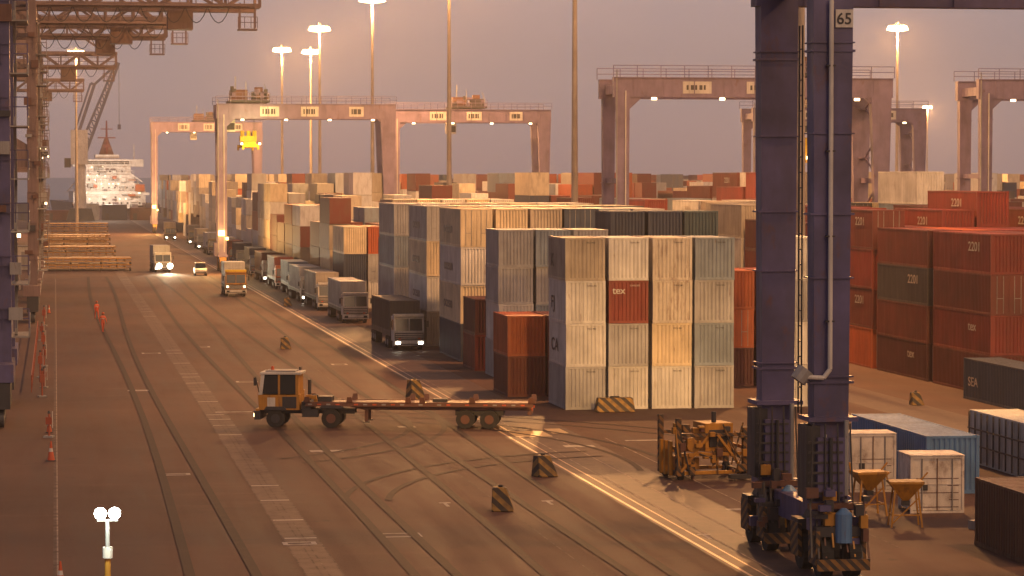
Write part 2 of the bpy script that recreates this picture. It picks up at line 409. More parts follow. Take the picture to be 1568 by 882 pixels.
# ------------------------------------------------------------ RTG cranes
def rail_line(b,p0,p1,m,h=1.1,step=2.2,t=.07):
    p0=Vector(p0);p1=Vector(p1);L=(p1-p0).length;n=max(1,int(L/step))
    for i in range(n+1):
        q=p0+(p1-p0)*i/n; b.beam(q,q+Vector((0,0,h)),t,m)
    for z in (h*.5,h): b.beam(p0+Vector((0,0,z)),p1+Vector((0,0,z)),t,m)
def rtg(Xl,Xr,Y,z0,mat,gh=1.8,wb=7.2,lw=1.1,trol=None,spr=None,fg=False,lamp=None,ybog=yellow):
    b=B([mat,darksteel])
    Y2=Y+wb; zt=z0+gh
    for yy in (Y,Y2):
        b.box(Xl-.9,Xr+.9,yy-.45,yy+.45,z0,zt,mat)
        b.box(Xl-.9,Xr+.9,yy-.6,yy+.6,zt+.002,zt+.1,mat)
        for q in range(9): xx=Xl+1+(Xr-Xl-2)*q/8; b.box(xx-.05,xx+.05,yy-.5,yy-.452,z0+.002,zt,mat)
        for s_,X in ((0,Xl),(1,Xr)):
            if s_==0:
                b.taper((X,yy,2.6),lw*.85,.85,(X,yy,z0+.3),lw*1.02,.96,mat)
            else:
                b.taper((X-.1,yy,2.6),lw*.7,.8,(X-.25,yy,z0+.3),lw*1.7,.96,mat)
            b.box(X-.75,X+.75,yy-.7,yy+.7,2.3,2.62,mat)
            if not fg or s_: 
                for wy in (-1.0,1.0): b.wheel((X-.1,yy+wy,.8),.8,.55,'x',blackr,ybog)
                b.taper((X,yy,.9),.7,2.2,(X,yy,2.3),1.1,1.2,ybog)
        for z in (z0*.33,z0*.62,z0*.9): b.box(Xl-lw*.56,Xl+lw*.56,yy-.52,yy+.52,z,z+.08,mat)
    for X in (Xl,Xr):
        b.box(X-.35,X+.35,Y+.45,Y2-.45,1.4,2.3,mat)
        b.box(X-.4,X+.4,Y+.46,Y2-.46,z0+.4,z0+1.3,mat)
        if not fg: b.box(X-.25,X+.25,Y+.44,Y2-.44,z0*.62,z0*.62+.5,mat)
    for yy in (Y-.62,Y2+.62): rail_line(b,(Xl-1,yy,zt+.1),(Xr+1,yy,zt+.1),mat)
    if not fg:
        b.beam((Xl-.65,Y-.5,3),(Xl-.65,Y-.5,zt+.8),.12,steel); b.beam((Xl+.2,Y-.56,3),(Xl+.2,Y-.56,z0+.6),.1,whitep)
        z=4
        while z<z0-3:
            b.beam((Xr+.05,Y+1,z),(Xr+.05,Y2-1,z+2.4),.10,mat,.2); b.box(Xr-.5,Xr+.5,Y2-1.2,Y2-.5,z+2.3,z+2.4,mat)
            b.beam((Xr+.05,Y2-1,z+2.4),(Xr+.05,Y+1,z+4.8),.10,mat,.2); z+=4.8
        for yy in (Y,Y2):
            for X,s_ in ((Xl,1),(Xr,-1)): b.prismy([(X+s_*.5,z0-1.3),(X+s_*.5,z0+.02),(X+s_*1.9,z0+.02)] if s_>0 else [(X-.5,z0-1.3),(X-1.9,z0+.02),(X-.5,z0+.02)],yy-.3,yy+.3,mat)
    b.box(Xr-.9,Xr+1.2,Y+1.6,Y2-1.4,2.32,4.6,whitep)
    if not fg: b.box(Xl-1.1,Xl+.5,Y+2.2,Y2-2,2.32,4.3,mat)
    span=Xr-Xl
    for fx,w_ in ((.28,2.8),(.52,2.6),(.8,2.2)):
        b.box(Xl+span*fx-w_/2,Xl+span*fx+w_/2,Y-.49,Y-.452,z0+.35,z0+gh-.3,whitep)
        for q in range(5):
            xx=Xl+span*fx-w_/2+.35+q*(w_-.7)/5; b.box(xx,xx+.2+.1*(q%2),Y-.51,Y-.492,z0+.7,z0+gh-.65,darksteel)
    for fx in ((.12,.38,.64,.9) if not fg else (.5,.8)): b.cbox((Xl+span*fx,Y,z0-.15),(.45,.4,.22),e_small)
    if lamp is not None:
        b.cbox((Xl-.2,Y-.75,lamp),(.9,.3,.8),e_leg); b.cbox((Xl+.6,Y-.75,lamp-.8),(.4,.3,.4),e_leg)
    if trol is not None:
        T=trol
        b.box(T-3,T+3,Y-.3,Y2+.3,zt+.3,zt+.6,darksteel)
        b.box(T-2.6,T-.2,Y+1,Y2-1,zt+.6,zt+2.2,rustbrown); b.box(T+.4,T+2.6,Y+.4,Y+2.6,zt+.6,zt+1.9,darksteel)
        b.cyl((T+1.5,Y+3,zt+1.5),(T+1.5,Y2-1,zt+1.5),.7,.7,steel,12)
        rail_line(b,(T-3,Y-.3,zt+.6),(T+3,Y-.3,zt+.6),mat,1.1,1.0)
        for q in range(9): b.cbox((T+random.uniform(-2.8,2.8),Y+random.uniform(0,.9),zt+random.uniform(.9,2.3)),(random.uniform(.3,1),.5,random.uniform(.3,.9)),random.choice((darksteel,rustbrown,mat)))
        b.box(T+.9,T+2.1,Y+2,Y+2.9,zt+1.95,zt+2.6,rustbrown); b.beam((T-2,Y+1,zt+2.2),(T-2,Y+1,zt+4.2),.12,steel)
        b.beam((T-.5,Y+.2,zt+.6),(T-.5,Y+.2,zt+3.4),.1,steel); b.beam((T+2.9,Y,zt+.6),(T+2.2,Y,zt+3),.1,steel)
        b.box(T-3.6,T-2,Y+1.6,Y+3.6,z0-1.9,z0+.1,whitep); b.box(T-3.5,T-2.1,Y+1.55,Y+1.6,z0-1.6,z0-.6,glass)
        if spr is not None:
            for dx in (-.9,.9):
                for yy in (Y+2,Y2-2): b.beam((T+dx,yy,spr+1.6),(T+dx,yy,zt+.3),.05,darksteel)
            b.box(T-1.2,T+1.2,Y+wb/2-1.4,Y+wb/2+1.4,spr+.9,spr+1.7,bright_y)
            b.box(T-.9,T+.9,Y+wb/2-4,Y+wb/2+4,spr+.25,spr+.85,bright_y)
            for yy in (Y+wb/2-6.05,Y+wb/2+5.75):
                b.box(T-1.22,T+1.22,yy,yy+.3,spr,spr+.45,bright_y)
                for dx in (-1.1,1.1): b.box(T+dx-.14,T+dx+.14,yy-.05,yy+.35,spr-.35,spr-.002,bright_y)
            for dx in (-.6,.6): b.box(T+dx-.18,T+dx+.18,Y+wb/2-5.8,Y+wb/2+5.8,spr+.05,spr+.24,bright_y)
            for dx in (-.9,0,.9): b.cyl((T+dx,Y+wb/2-1,spr+1.7),(T+dx,Y+wb/2-1,spr+2.5),.3,.3,bright_y,10)
            for dx in (-1,1): b.cbox((T+dx*1.3,Y+wb/2-6.2,spr+.5),(.3,.3,.3),e_small)
    return b
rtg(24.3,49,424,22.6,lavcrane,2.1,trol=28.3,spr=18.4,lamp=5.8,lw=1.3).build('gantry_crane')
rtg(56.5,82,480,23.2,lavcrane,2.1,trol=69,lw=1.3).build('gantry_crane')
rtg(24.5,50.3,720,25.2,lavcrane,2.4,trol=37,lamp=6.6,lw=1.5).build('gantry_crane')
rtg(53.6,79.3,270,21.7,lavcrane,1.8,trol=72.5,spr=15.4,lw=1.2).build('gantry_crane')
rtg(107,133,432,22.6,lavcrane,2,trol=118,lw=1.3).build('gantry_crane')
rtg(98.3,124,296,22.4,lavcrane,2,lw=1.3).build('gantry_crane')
# foreground crane
FX=27.1; FY=98.9; WB=7.6
b=rtg(FX,52.6,FY,20.55,bluecrane,1.9,WB,1.42,fg=True)
m=bluecrane
for yy in (FY,FY+WB):
    for z in (7.0,10.5,15.6,18.8): b.box(FX-.78,FX+.78,yy-.53,yy+.53,z,z+.05,m)
    b.box(FX-.9,FX+.9,yy-.75,yy+.75,5.45,5.6,m)
    b.box(FX-.95,FX-.45,yy-.6,yy+.6,2.7,5.3,darksteel)
    b.box(FX-.6,FX+.5,yy-.85,yy-.5,2.8,4.9,m)
    for q in range(6): b.box(FX-.95,FX+.3,yy-.9,yy-.86,2.9+q*.36,2.98+q*.36,darksteel)
    b.cyl((FX+.45,yy-.8,1.9),(FX+.45,yy-.8,5.5),.09,.09,steel,8)
    b.cyl((FX-.15,yy-.95,1.2),(FX-.15,yy-.95,4.9),.07,.07,darksteel,8)
    b.beam((FX-1,yy-1,2.5),(FX+1,yy-1,2.5),.2,rustbrown)
    for wy in (-1.25,1.25):
        for wx in (-.5,.5): b.wheel((FX+wx,yy+wy,.72),.72,.42,'x',blackr,darksteel)
        b.box(FX-.9,FX-.76,yy+wy-.55,yy+wy+.55,.5,1.7,haz2); b.box(FX+.76,FX+.9,yy+wy-.55,yy+wy+.55,.5,1.7,haz2)
        b.box(FX-.88,FX+.88,yy+wy-.5,yy+wy+.5,1.5,1.85,darksteel)
    b.box(FX-.95,FX+.95,yy-2.15,yy-2.05,.35,.75,haz2)
    b.taper((FX,yy,1.86),1.2,2.6,(FX,yy,2.3),1.1,1.4,darksteel)
    b.cyl((FX+.1,yy-1.75,1.3),(FX+.1,yy-1.75,2.3),.3,.3,CM['blue'],12)
    b.cyl((FX+.1,yy-1.75,2.3),(FX+.1,yy-1.75,2.5),.3,.1,CM['blue'],12)
    for q in range(26):
        x=FX+random.uniform(-1.1,1.0); z=random.uniform(.9,3.1); b.cbox((x,yy-random.uniform(.9,2),z),(random.uniform(.1,.45),.3,random.uniform(.1,.5)),random.choice((darksteel,yellow,darksteel,m,rustbrown)))
    for q in range(9):
        b.beam((FX-1.1+q*.26,yy-1.95,random.uniform(.6,1.2)),(FX-1+q*.24,yy-1.3,random.uniform(1.9,3)),.06,random.choice((darksteel,yellow,rustbrown)))
    for q in range(4):
        b.beam((FX-.85+q*.5,yy-.95,2.6),(FX-.8+q*.45,yy-.9,5.4),.05,darksteel)
b.cyl((FX-.12,FY-.66,7.3),(FX-.12,FY-.66,20.3),.085,.085,whitep,10)
b.cyl((FX-.12,FY-.66,7.3),(FX-.35,FY-.66,7.0),.085,.085,whitep,10)
b.cyl((FX-.35,FY-.66,7.0),(FX-1.1,FY-.66,7.05),.085,.085,whitep,10)
b.cyl((FX-1.25,FY-.5,6.9),(FX-.95,FY-.5,7.3),.3,.3,steel,10)
b.cyl((FX-.3,FY-.75,3.0),(FX-.3,FY-.75,5.0),.05,.05,whitep,8); b.cyl((FX-.3,FY-.75,3.0),(FX-.1,FY-.8,1.6),.05,.05,whitep,8)
for z in (9,12,15,18): b.cbox((FX-.12,FY-.6,z),(.3,.25,.06),darksteel)
b.box(FX+.06,FX+.70,FY-.56,FY-.535,19.35,19.98,whitep)
for i in range(24): b.beam((FX-.72,FY+1.0,6+i*.55),(FX-.72,FY+1.45,6+i*.55),.04,darksteel)
for yy in (1.0,1.45): b.beam((FX-.72,FY+yy,5.6),(FX-.72,FY+yy,19.5),.05,darksteel)
fgc=b.build('gantry_crane')
text(fgc,'65',.56,(FX+.09,FY-.575,19.47),(R(90),0,0),darksteel,'number_65')

# ------------------------------------------------------------ quay cranes
def lattice(b,p0,p1,h,w,m,n,t=.3):
    p0=Vector(p0);p1=Vector(p1);d=(p1-p0).normalized(); s=Vector((0,1,0))*w/2; u=Vector((0,0,1))*h
    for a in (s,-s):
        b.beam(p0+a,p1+a,t,m); b.beam(p0+a+u,p1+a+u,t,m)
        for i in range(n):
            q0=p0+(p1-p0)*i/n; q1=p0+(p1-p0)*(i+1)/n
            b.beam(q0+a,q1+a+u,t*.5,m) if i%2 else b.beam(q0+a+u,q1+a,t*.5,m)
            b.beam(q0+a,q0+a+u,t*.5,m)
    for i in range(n+1):
        q=p0+(p1-p0)*i/n; b.beam(q+s,q-s,t*.5,m); b.beam(q+s+u,q-s+u,t*.5,m)
def sts(Y,X0,zg,xe,mat,legw=1.3):
    b=B([mat]); Xw=X0-24; Y2=Y+15
    for yy in (Y,Y2):
        for X in (X0,Xw):
            b.box(X-legw/2,X+legw/2,yy-.6,yy+.6,3.6,zg+1,mat)
            b.box(X-.9,X+.75,yy-3.5,yy+3.5,2.6,3.6,mat)
            b.box(X-.55,X+.55,yy-3.4,yy+3.4,1.1,2.6,darksteel)
            for k in range(6): b.wheel((X,yy-3+k*1.2,.5),.45,.4,'x',darksteel,steel)
        b.box(Xw,X0,yy-.5,yy+.5,15,16.6,mat)
        b.beam((X0,yy,16.6),(Xw,yy,zg),.6,mat)
        b.beam((X0,yy,zg),(Xw+2,yy,zg+24),.8,mat); b.beam((Xw,yy,zg),(Xw+2,yy,zg+24),.8,mat)
    for X in (X0,Xw): 
        b.box(X-.5,X+.5,Y+.6,Y2-.6,4.5,6,mat); b.box(X-.5,X+.5,Y+.6,Y2-.6,zg-1.5,zg,mat)
        b.beam((X,Y,6),(X,Y2,15),.35,mat)
    for z in range(5,int(zg)-3,3):
        a=X0+legw/2+.25
        if (z//3)%2: b.beam((a,Y+1,z),(a,Y+4,z+3),.18,steel)
        else: b.beam((a,Y+4,z),(a,Y+1,z+3),.18,steel)
        b.box(X0+legw/2,X0+legw/2+1.0,Y-.2,Y+5,z-.08,z,steel); rail_line(b,(X0+legw/2+1.0,Y-.2,z),(X0+legw/2+1.0,Y+5,z),steel,1.1,1.3)
        rail_line(b,(X0-legw/2,Y-.7,z+.5),(X0+legw/2+1,Y-.7,z+.5),mat,1.1,.6,.06)
        b.cbox((X0+random.uniform(-.4,1.2),Y-.8,z+random.uniform(.3,2)),(random.uniform(.3,.8),.3,random.uniform(.3,1)),random.choice((darksteel,rustbrown,steel)))
    yc=(Y+Y2)/2
    for yy in (yc-3.5,yc+3.5):
        lattice(b,(xe,yy,zg),(Xw-35,yy,zg),2.2,1.2,mat,24,.45)
    for k in range(20):
        x=xe-k*4; b.beam((x,yc-3.5,zg+2.2),(x,yc+3.5,zg+2.2),.35,mat)
    rail_line(b,(xe,yc-4.6,zg+.2),(X0-3,yc-4.6,zg+.2),mat,1.2,1.5,.1)
    b.box(X0-1,xe-1,yc-5,yc-4.3,zg-.1,zg+.1,mat)
    b.box(X0-14,X0-2,yc-3,yc+3,zg+2.5,zg+6.5,mat)
    b.beam((xe-1,yc,zg+2),(Xw+2,yc,zg+24),.3,mat)
    for dx in (0,1.5):
        for yy in (yc-4.4,yc-3): b.beam((xe-2+dx,yy,zg-2.2),(xe-2+dx,yy,zg+.3),.14,mat)
    b.box(xe-2.2,xe-.3,yc-4.6,yc-2.8,zg-2.4,zg-2.25,mat); rail_line(b,(xe-2.2,yc-4.6,zg-2.2),(xe-.3,yc-4.6,zg-2.2),mat,1.1,.6)
    x=xe-3
    while x>X0+1:
        for q in range(6):
            a0=q/6;a1=(q+1)/6; f=lambda a:(x-a*2.2,yc-4,zg-.1-1.6*(1-(2*a-1)**2))
            b.beam(f(a0),f(a1),.09,darksteel)
        x-=2.2
    b.box(xe-9,xe-6.5,yc-1.5,yc+1.5,zg-2.2,zg-.4,mat)
    b.cbox((X0+random.uniform(.3,1.6),Y-.95,random.uniform(9,27)),(.2,.2,.2),e_small)
    return b
sts(166,-3.1,32,18,bluecrane,1.2).build('quay_crane')
sts(283,-2.2,31.0,20.2,stscol,.9).build('quay_crane')
sts(328,-2.2,31.6,15.4,stscol,.9).build('quay_crane')
sts(366,-2.2,32,14.2,stscol,.9).build('quay_crane')
sts(470,-2.5,32,10,stscol).build('quay_crane')
sts(600,-3,32,6,stscol).build('quay_crane')
b=B([whitep]); b.box(-4.6,-2.6,361,364,2.6,5.4,whitep); b.box(-4.7,-2.5,360.9,364.1,5.402,5.55,steel)
for x in (-4.4,-2.8):
    for y in (361.2,363.8): b.beam((x,y,0),(x,y,2.6),.18,steel)
b.box(-4.2,-3.4,360.95,361,2.7,4.8,steel); b.build('switchgear_cabin')

# ------------------------------------------------------------ high masts
def mast(x,y,h=43.4,P=60000,light=True):
    b=B([mastp]); b.cyl((0,0,0),(0,0,h),.42,.17,mastp,14); b.cyl((0,0,0),(0,0,.5),.7,.7,conc,12)
    b.cyl((0,0,h-.3),(0,0,h+.9),.35,.3,steel,10)
    n=10
    for i in range(n):
        t=2*math.pi*i/n; cx,cy=1.35*math.cos(t),1.35*math.sin(t)
        t2=2*math.pi*(i+1)/n
        b.beam((cx,cy,h),(1.35*math.cos(t2),1.35*math.sin(t2),h),.1,steel)
        b.beam((0,0,h),(cx,cy,h),.07,steel)
        b.cbox((cx*1.1,cy*1.1,h+.25),(.5,.5,.25),steel)
        b.cyl((cx*1.12,cy*1.12,h+.12),(cx*1.25,cy*1.25,h-.7),.32,.52,e_or,10)
    o=b.build('high_mast_light',(x,y,0))
    if light:
        l=bpy.data.lights.new('floodlight','POINT'); l.energy=P; l.color=(1,.46,.15); l.shadow_soft_size=1.0
        lo=bpy.data.objects.new('floodlight',l); lo.parent=o; lo.location=(0,0,h-1.6); col.objects.link(lo)
    return o
for y,P in ((8,26000),(101,52000),(195.5,125000),(284,150000),(377,150000),(470,150000),(565,150000),(660,150000)): mast(51.5,y,P=P)
mast(59,670,P=100000); mast(5,683,P=140000); mast(163,545,P=220000); mast(360,1160,P=300000)
mast(115,190,P=70000); mast(230,800,h=38,P=250000)
def plight(name,loc,P,c,s=.3):
    l=bpy.data.lights.new(name,'POINT'); l.energy=P; l.color=c; l.shadow_soft_size=s
    o=bpy.data.objects.new(name,l); o.location=loc; col.objects.link(o); return o
plight('crane_lamp_light',(22.0,415,5.8),7000,(1,.5,.15)); plight('crane_lamp_light',(22.2,710,6.6),12000,(1,.5,.15))
plight('spreader_light',(28.3,418,22),2500,(1,.8,.3))
def spot(name,loc,tgt,P,c,ang,s=.4):
    l=bpy.data.lights.new(name,'SPOT'); l.energy=P; l.color=c; l.shadow_soft_size=s; l.spot_size=R(ang); l.spot_blend=.9
    o=bpy.data.objects.new(name,l); o.location=loc; col.objects.link(o)
    o.rotation_euler=(Vector(tgt)-Vector(loc)).to_track_quat('-Z','Y').to_euler()
spot('ground_pool_spot',(34,112,20.2),(30,161,0),80000,(1,.50,.13),36)  # two unseen spots added to lay warm light pools on the ground
spot('ground_pool_spot',(50,112,20.2),(53,158,0),75000,(1,.5,.13),54)

# near LED lamp post
b=B([whitep])
b.cyl((0,0,0),(0,0,3.75),.09,.08,yellow,12); b.cyl((0,0,3.75),(0,0,4.05),.14,.14,whitep,12); b.cyl((0,0,4.05),(0,0,4.75),.06,.06,steel,12)
b.box(-.28,.28,-.05,.05,4.75,4.80,steel)
for x in (-.19,.19):
    b.cyl((x,.16,4.96),(x,.0,4.96),.10,.16,steel,16); b.cyl((x,-.002,4.96),(x,-.05,4.96),.165,.14,e_led,16); b.cyl((x,-.05,4.96),(x,-.09,4.96),.14,.08,e_led,16)
b.build('work_light_post',(1.35,78.5,0),R(0))
plight('work_light',(1.35,77.6,5.0),220,(.9,1,.85),.12)

# ------------------------------------------------------------ terminal tractor and trailer
def tractor():
    b=B([yellow]); y0,y1=-1.25,1.25
    for y in (-.45,.35): b.box(.5,5.6,y,y+.12,.75,1.0,darksteel)
    b.box(0,.35,y0,y1,.45,.95,darksteel); b.box(.1,.3,y0-.05,y1+.05,.95,1.08,yellow)
    b.prismy([(.28,1.0),(.22,1.85),(2.55,1.85),(2.55,1.0)],y0,.75,yellow)
    b.prismy([(.24,1.852),(.42,3.0),(.6,3.0),(.46,1.852)],y0,.75,whitep)
    b.box(2.35,2.5,y0,.75,1.852,3.0,yellow); b.box(1.35,1.47,y0,y0+.1,1.852,3.0,yellow)
    b.prismy([(.42,1.9),(.58,2.98),(2.4,2.98),(2.4,1.9)],y0+.04,.70,glass)
    b.box(.34,2.65,y0-.06,.82,3.0,3.12,whitep); b.box(.6,2.3,y0+.3,.4,3.12,3.2,steel)
    b.box(.3,2.5,.76,y1,1.0,2.0,yellow); b.cyl((2.3,1,2),(2.3,1,3.3),.08,.08,darksteel,8)
    b.box(.75,1.2,y0-.02,y0-.002,1.15,1.7,whitep); b.box(1.6,2.4,y0-.02,y0-.002,1.1,1.75,darksteel)
    b.cyl((.9,-.2,3.2),(.9,-.2,3.4),.1,.08,orangep,8)
    b.beam((.3,y0-.1,2.0),(.15,y0-.35,2.9),.05,darksteel); b.box(.05,.2,y0-.45,y0-.3,2.4,2.85,darksteel)
    for y in (-.95,.9): b.cbox((-.02,y,.7),(.06,.3,.2),e_small)
    b.prismy([(.55,1.0),(.7,1.2),(1.7,1.2),(1.85,1.0)],y0-.06,y0+.3,darksteel)
    b.box(2.7,3.6,y0+.1,y0+.55,.6,1.05,darksteel); b.box(2.65,3.2,y0+.15,y1-.2,1.0,1.45,darksteel)
    b.cyl((2.9,.5,1.4),(2.9,.5,2.6),.10,.10,darksteel,10)
    for q in range(7): b.cbox((random.uniform(2.7,3.5),random.uniform(-1,-.3),random.uniform(1.3,1.8)),(random.uniform(.1,.4),.3,.2),random.choice((darksteel,rustbrown,yellow)))
    for y in (-1.05,1.05): b.wheel((1.2,y,.52),.52,.34,'y',blackr,darksteel)
    for y in (-1.12,-.72,.72,1.12): b.wheel((4.35,y,.54),.54,.34,'y',blackr,rustbrown)
    b.prismy([(3.65,1.1),(3.85,1.28),(4.85,1.28),(5.1,1.1)],-1.28,-.9,darksteel); b.cyl((4.3,0,1.0),(4.3,0,1.16),.5,.5,darksteel,14)
    for y in (-.5,.4): b.prismy([(3.3,1.18),(5.2,1.18),(6.1,.98),(15.6,.98),(15.6,1.38),(3.0,1.38)],y,y+.12,rustbrown)
    for y in (y0,y1-.12): b.box(2.9,15.7,y,y+.12,1.22,1.46,rustbrown)
    for i in range(24): 
        if random.random()<.75: b.box(3.05+i*.52,3.28+i*.52,y0-.012,y0-.002,1.29,1.37,orangep if i%2 else steel)
    for i in range(14): b.box(3+i*.95,3.12+i*.95,y0+.12,y1-.12,1.25,1.39,rustbrown)
    b.box(3.0,15.6,-.9,.9,1.392,1.43,rustbrown)
    for x in (2.9,5.3,8.6,9.4,12.2,15.5):
        for y,s in ((y0,-1),(y1,1)):
            b.taper((x+.1,y,1.46),.35,.2,(x+.1,y+s*.12,1.76),.25,.06,rustbrown)
    b.box(3.5,4.3,-.6,.5,1.44,1.72,darksteel); b.box(10,10.8,-.4,.3,1.44,1.6,darksteel)
    for y in (-.7,.7): b.box(6.2,6.38,y-.1,y+.1,.35,1.0,rustbrown); b.box(6.1,6.5,y-.2,y+.2,.3,.35,darksteel)
    for x in (11.9,13.25):
        for y in (-1.1,-.72,.72,1.1): b.wheel((x,y,.52),.52,.33,'y',blackr,rustbrown)
        b.cyl((x,-1,.52),(x,1,.52),.1,.1,darksteel,8)
    b.box(11.3,14,-.6,.6,.7,.98,darksteel); b.box(15.4,15.6,y0,y1,.8,1.0,rustbrown)
    for y in (-.9,.9): b.cbox((15.63,y,1.1),(.05,.3,.14),orangep)
    return b
tractor().build('terminal_tractor_with_trailer',(11.25,162.6,0),R(-13),.012)

# ------------------------------------------------------------ road trucks
cabcols=[('cab_white',(.50,.48,.45)),('cab_orange',(.5,.13,.03)),('cab_blue',(.12,.18,.3)),('cab_cream',(.55,.42,.22)),('cab_teal',(.1,.2,.22))]
CC={k:paint(k,v,.1) for k,v in cabcols}
def truck(cab,box,H=2.59,lights=False,Lbox=12.19,base=1.35):
    b=B([cab]); hx=1.22
    b.prismx([(.12,.75),(.0,1.55),(.28,2.75),(1.9,2.75),(1.9,.75)],-hx,hx,cab)
    b.prismx([(.005-.02,1.62),(.235-.02,2.58),(.3,2.58),(.3,1.62)],-hx+.14,hx-.14,glass)
    b.box(-.03,.03,-.02,.2,1.6,2.6,cab)
    for s in (-1,1): b.box(min(s*hx,s*(hx+.012)),max(s*hx,s*(hx+.012)),.5,1.5,1.65,2.5,glass)
    b.box(-hx-.03,hx+.03,-.15,.2,.42,.82,whitep); b.box(-hx+.05,hx-.05,.0,.05,.9,1.45,darksteel)
    for z in (1.0,1.15,1.3): b.box(-hx+.1,hx-.1,-.03,.0,z,z+.05,whitep)
    for s in (-1,1):
        b.cbox((s*.92,-.16,.63),(.34,.04,.22),e_wh if lights else glass)
        b.cbox((s*.8,-.16,.98),(.2,.04,.12),orangep)
        b.beam((s*hx,.15,2.4),(s*(hx+.28),.0,2.4),.04,darksteel); b.cbox((s*(hx+.28),.0,2.15),(.18,.08,.5),darksteel)
        b.wheel((s*1.02,1.15,.52),.52,.3); b.box(s*.45-.06,s*.45+.06,1.0,15.3 if Lbox>7 else 9,.75,1.0,darksteel)
    b.box(-hx,hx,.1,.9,2.752,2.95,cab); b.box(-hx+.05,hx-.05,-.18,-.153,.5,.56,darksteel); b.cbox((0,-.17,.66),(.5,.02,.12),whitep)
    for yy in ((4.0,5.2,12.2,13.4,14.5) if Lbox>7 else (4.0,7,8.2)):
        for s in (-1,1): b.wheel((s*.95,yy,.5),.5,.55)
    b.box(-1.2,1.2,2.4,2.5+Lbox,1.05,base,darksteel)
    y0=2.45;y1=y0+Lbox; z0=base+.01
    if box:
        b.box(-1.17,1.17,y0+.05,y1-.05,z0+.05,z0+H-.03,box)
        for x in (-1.22,1.10):
            for y in (y0,y1-.12): b.box(x,x+.12,y,y+.12,z0,z0+H,box)
        for z in (z0,z0+H-.12):
            b.box(-1.1,1.1,y0,y0+.1,z,z+.12,box)
            for x in (-1.22,1.14): b.box(x,x+.08,y0+.12,y1-.12,z,z+.12,box)
        for i in range(8): b.box(-1.02+i*.27,-.90+i*.27,y0+.012,y0+.05,z0+.12,z0+H-.12,box)
        n=int(Lbox/.3)
        for i in range(n): b.box(-1.21,-1.17,y0+.2+i*.295,y0+.33+i*.295,z0+.12,z0+H-.12,box)
    return b
q=[(233,'cab_white','dark',1,12.19),(277,'cab_white','grey',0,12.19),(303,'cab_white','tan',0,12.19),(322,'cab_white','grey',1,12.19),(341,'cab_teal','bluegrey',0,12.19),
   (362,'cab_orange','red',0,12.19),(384,'cab_white','brown',1,12.19),(408,'cab_blue','navy',0,12.19),(438,'cab_white','navy',0,12.19),(458,'cab_orange','brown',0,12.19),(480,'cab_white','grey',1,12.19),(520,'cab_cream','white',0,12.19),(560,'cab_white','cream',1,12.19),(600,'cab_cream','tan',1,12.19)]
for y,c,bx,l,L in q:
    truck(CC[c],CM[bx],lights=bool(l),Lbox=L).build('container_truck',(28.35+random.uniform(-.15,.15),y-2,0),R(random.uniform(-1,1)))
b=truck(yellow,CM['white'],Lbox=6.06,base=1.4)
b.box(-1.3,1.3,-.22,.02,1.45,1.6,yellow); b.box(-1.25,1.25,.2,1.7,2.952,3.15,bright_y)
for s in (-1,1): b.cbox((s*1.0,-.2,1.2),(.2,.05,.2),e_small)
b.build('yellow_container_truck',(20.9,338,0),0)
truck(CC['cab_white'],CM['grey'],Lbox=6.06,lights=True).build('container_truck',(15.6,425,0),R(3))
truck(CC['cab_cream'],CM['cream'],Lbox=6.06,lights=True).build('container_truck',(25.2,640,0),0)
spot('headlight_beam',(16.4,423.2,1.0),(15.5,395,0),12000,(1,.85,.55),50,.2)
b=B([e_wh])
for x in (-.7,.9): b.cyl((x,0,1.0),(x,.12,1.0),.42,.42,e_wh,12); b.cyl((x,.12,1.0),(x,.3,1.0),.46,.25,darksteel,12)
b.box(-.8,1.0,.3,.4,.6,.7,darksteel); b.build('work_lamps',(15.7,424.2,0))
b=B([CC['cab_white']]); c=CC['cab_white']
b.prismx([(0,.35),(0,.8),(.25,.95),(1.1,1.05),(4.1,1.08),(4.3,.95),(4.3,.35)],-.85,.85,c)
b.taper((0,2.55,1.04),1.6,2.9,(0,2.7,1.75),1.35,2.0,glass); b.cbox((0,2.7,1.78),(1.34,2.0,.07),c)
for s in (-1,1):
    for y in (.85,3.45): b.wheel((s*.78,y,.33),.33,.2)
    b.cbox((s*.62,-.0,.7),(.3,.06,.16),whitep)
    for y in (1.7,3.7): b.beam((s*.74,y,1.05),(s*.66,y,1.75),.08,c)
b.cbox((0,-.03,.45),(1.5,.08,.16),darksteel); b.build('white_car',(20.4,410,0))

# ------------------------------------------------------------ yard small objects
def hblock(x,y,w,d,h,rz=0):
    b=B([haz]); b.taper((0,0,0),w,d,(-w*.16,0,h),w*.62,d*.6,haz); b.box(-w*.22,w*.02,-.06,.06,h,h+.1,darksteel)
    b.build('striped_concrete_block',(x,y,0),rz,.04)
hblock(22.7,133,1.0,1.0,1.0,R(15)); hblock(18.6,119.5,.95,.95,1.0,R(-10))
hblock(18.6,235,.9,.9,.95); hblock(25.0,313,.9,.9,.9); hblock(22.5,180.5,1.0,1,1.25,R(20)); hblock(52.5,171,.8,.8,.8)
b=B([haz]); b.taper((0,0,0),2.4,.9,(0,0,.85),2.1,.6,haz); b.box(-.3,.3,-.05,.05,.85,.95,darksteel); b.build('striped_barrier_block',(33.1,169.0,0),0,.04)
def cone(x,y,s=1):
    b=B([orangep]); b.box(-.22*s,.22*s,-.22*s,.22*s,0,.05,darksteel); b.cyl((0,0,.05),(0,0,.42*s),.17*s,.10*s,orangep,14); b.cyl((0,0,.42*s),(0,0,.58*s),.1*s,.07*s,whitep,14); b.cyl((0,0,.58*s),(0,0,.9*s),.07*s,.03*s,orangep,14)
    b.build('traffic_cone',(x,y,0))
cone(-.28,144,1.1); cone(.1,99.5,1.0); cone(-.4,160,.9); cone(-.7,300,1)
postm=paint('faded_orange_post',(.34,.075,.03),.3)
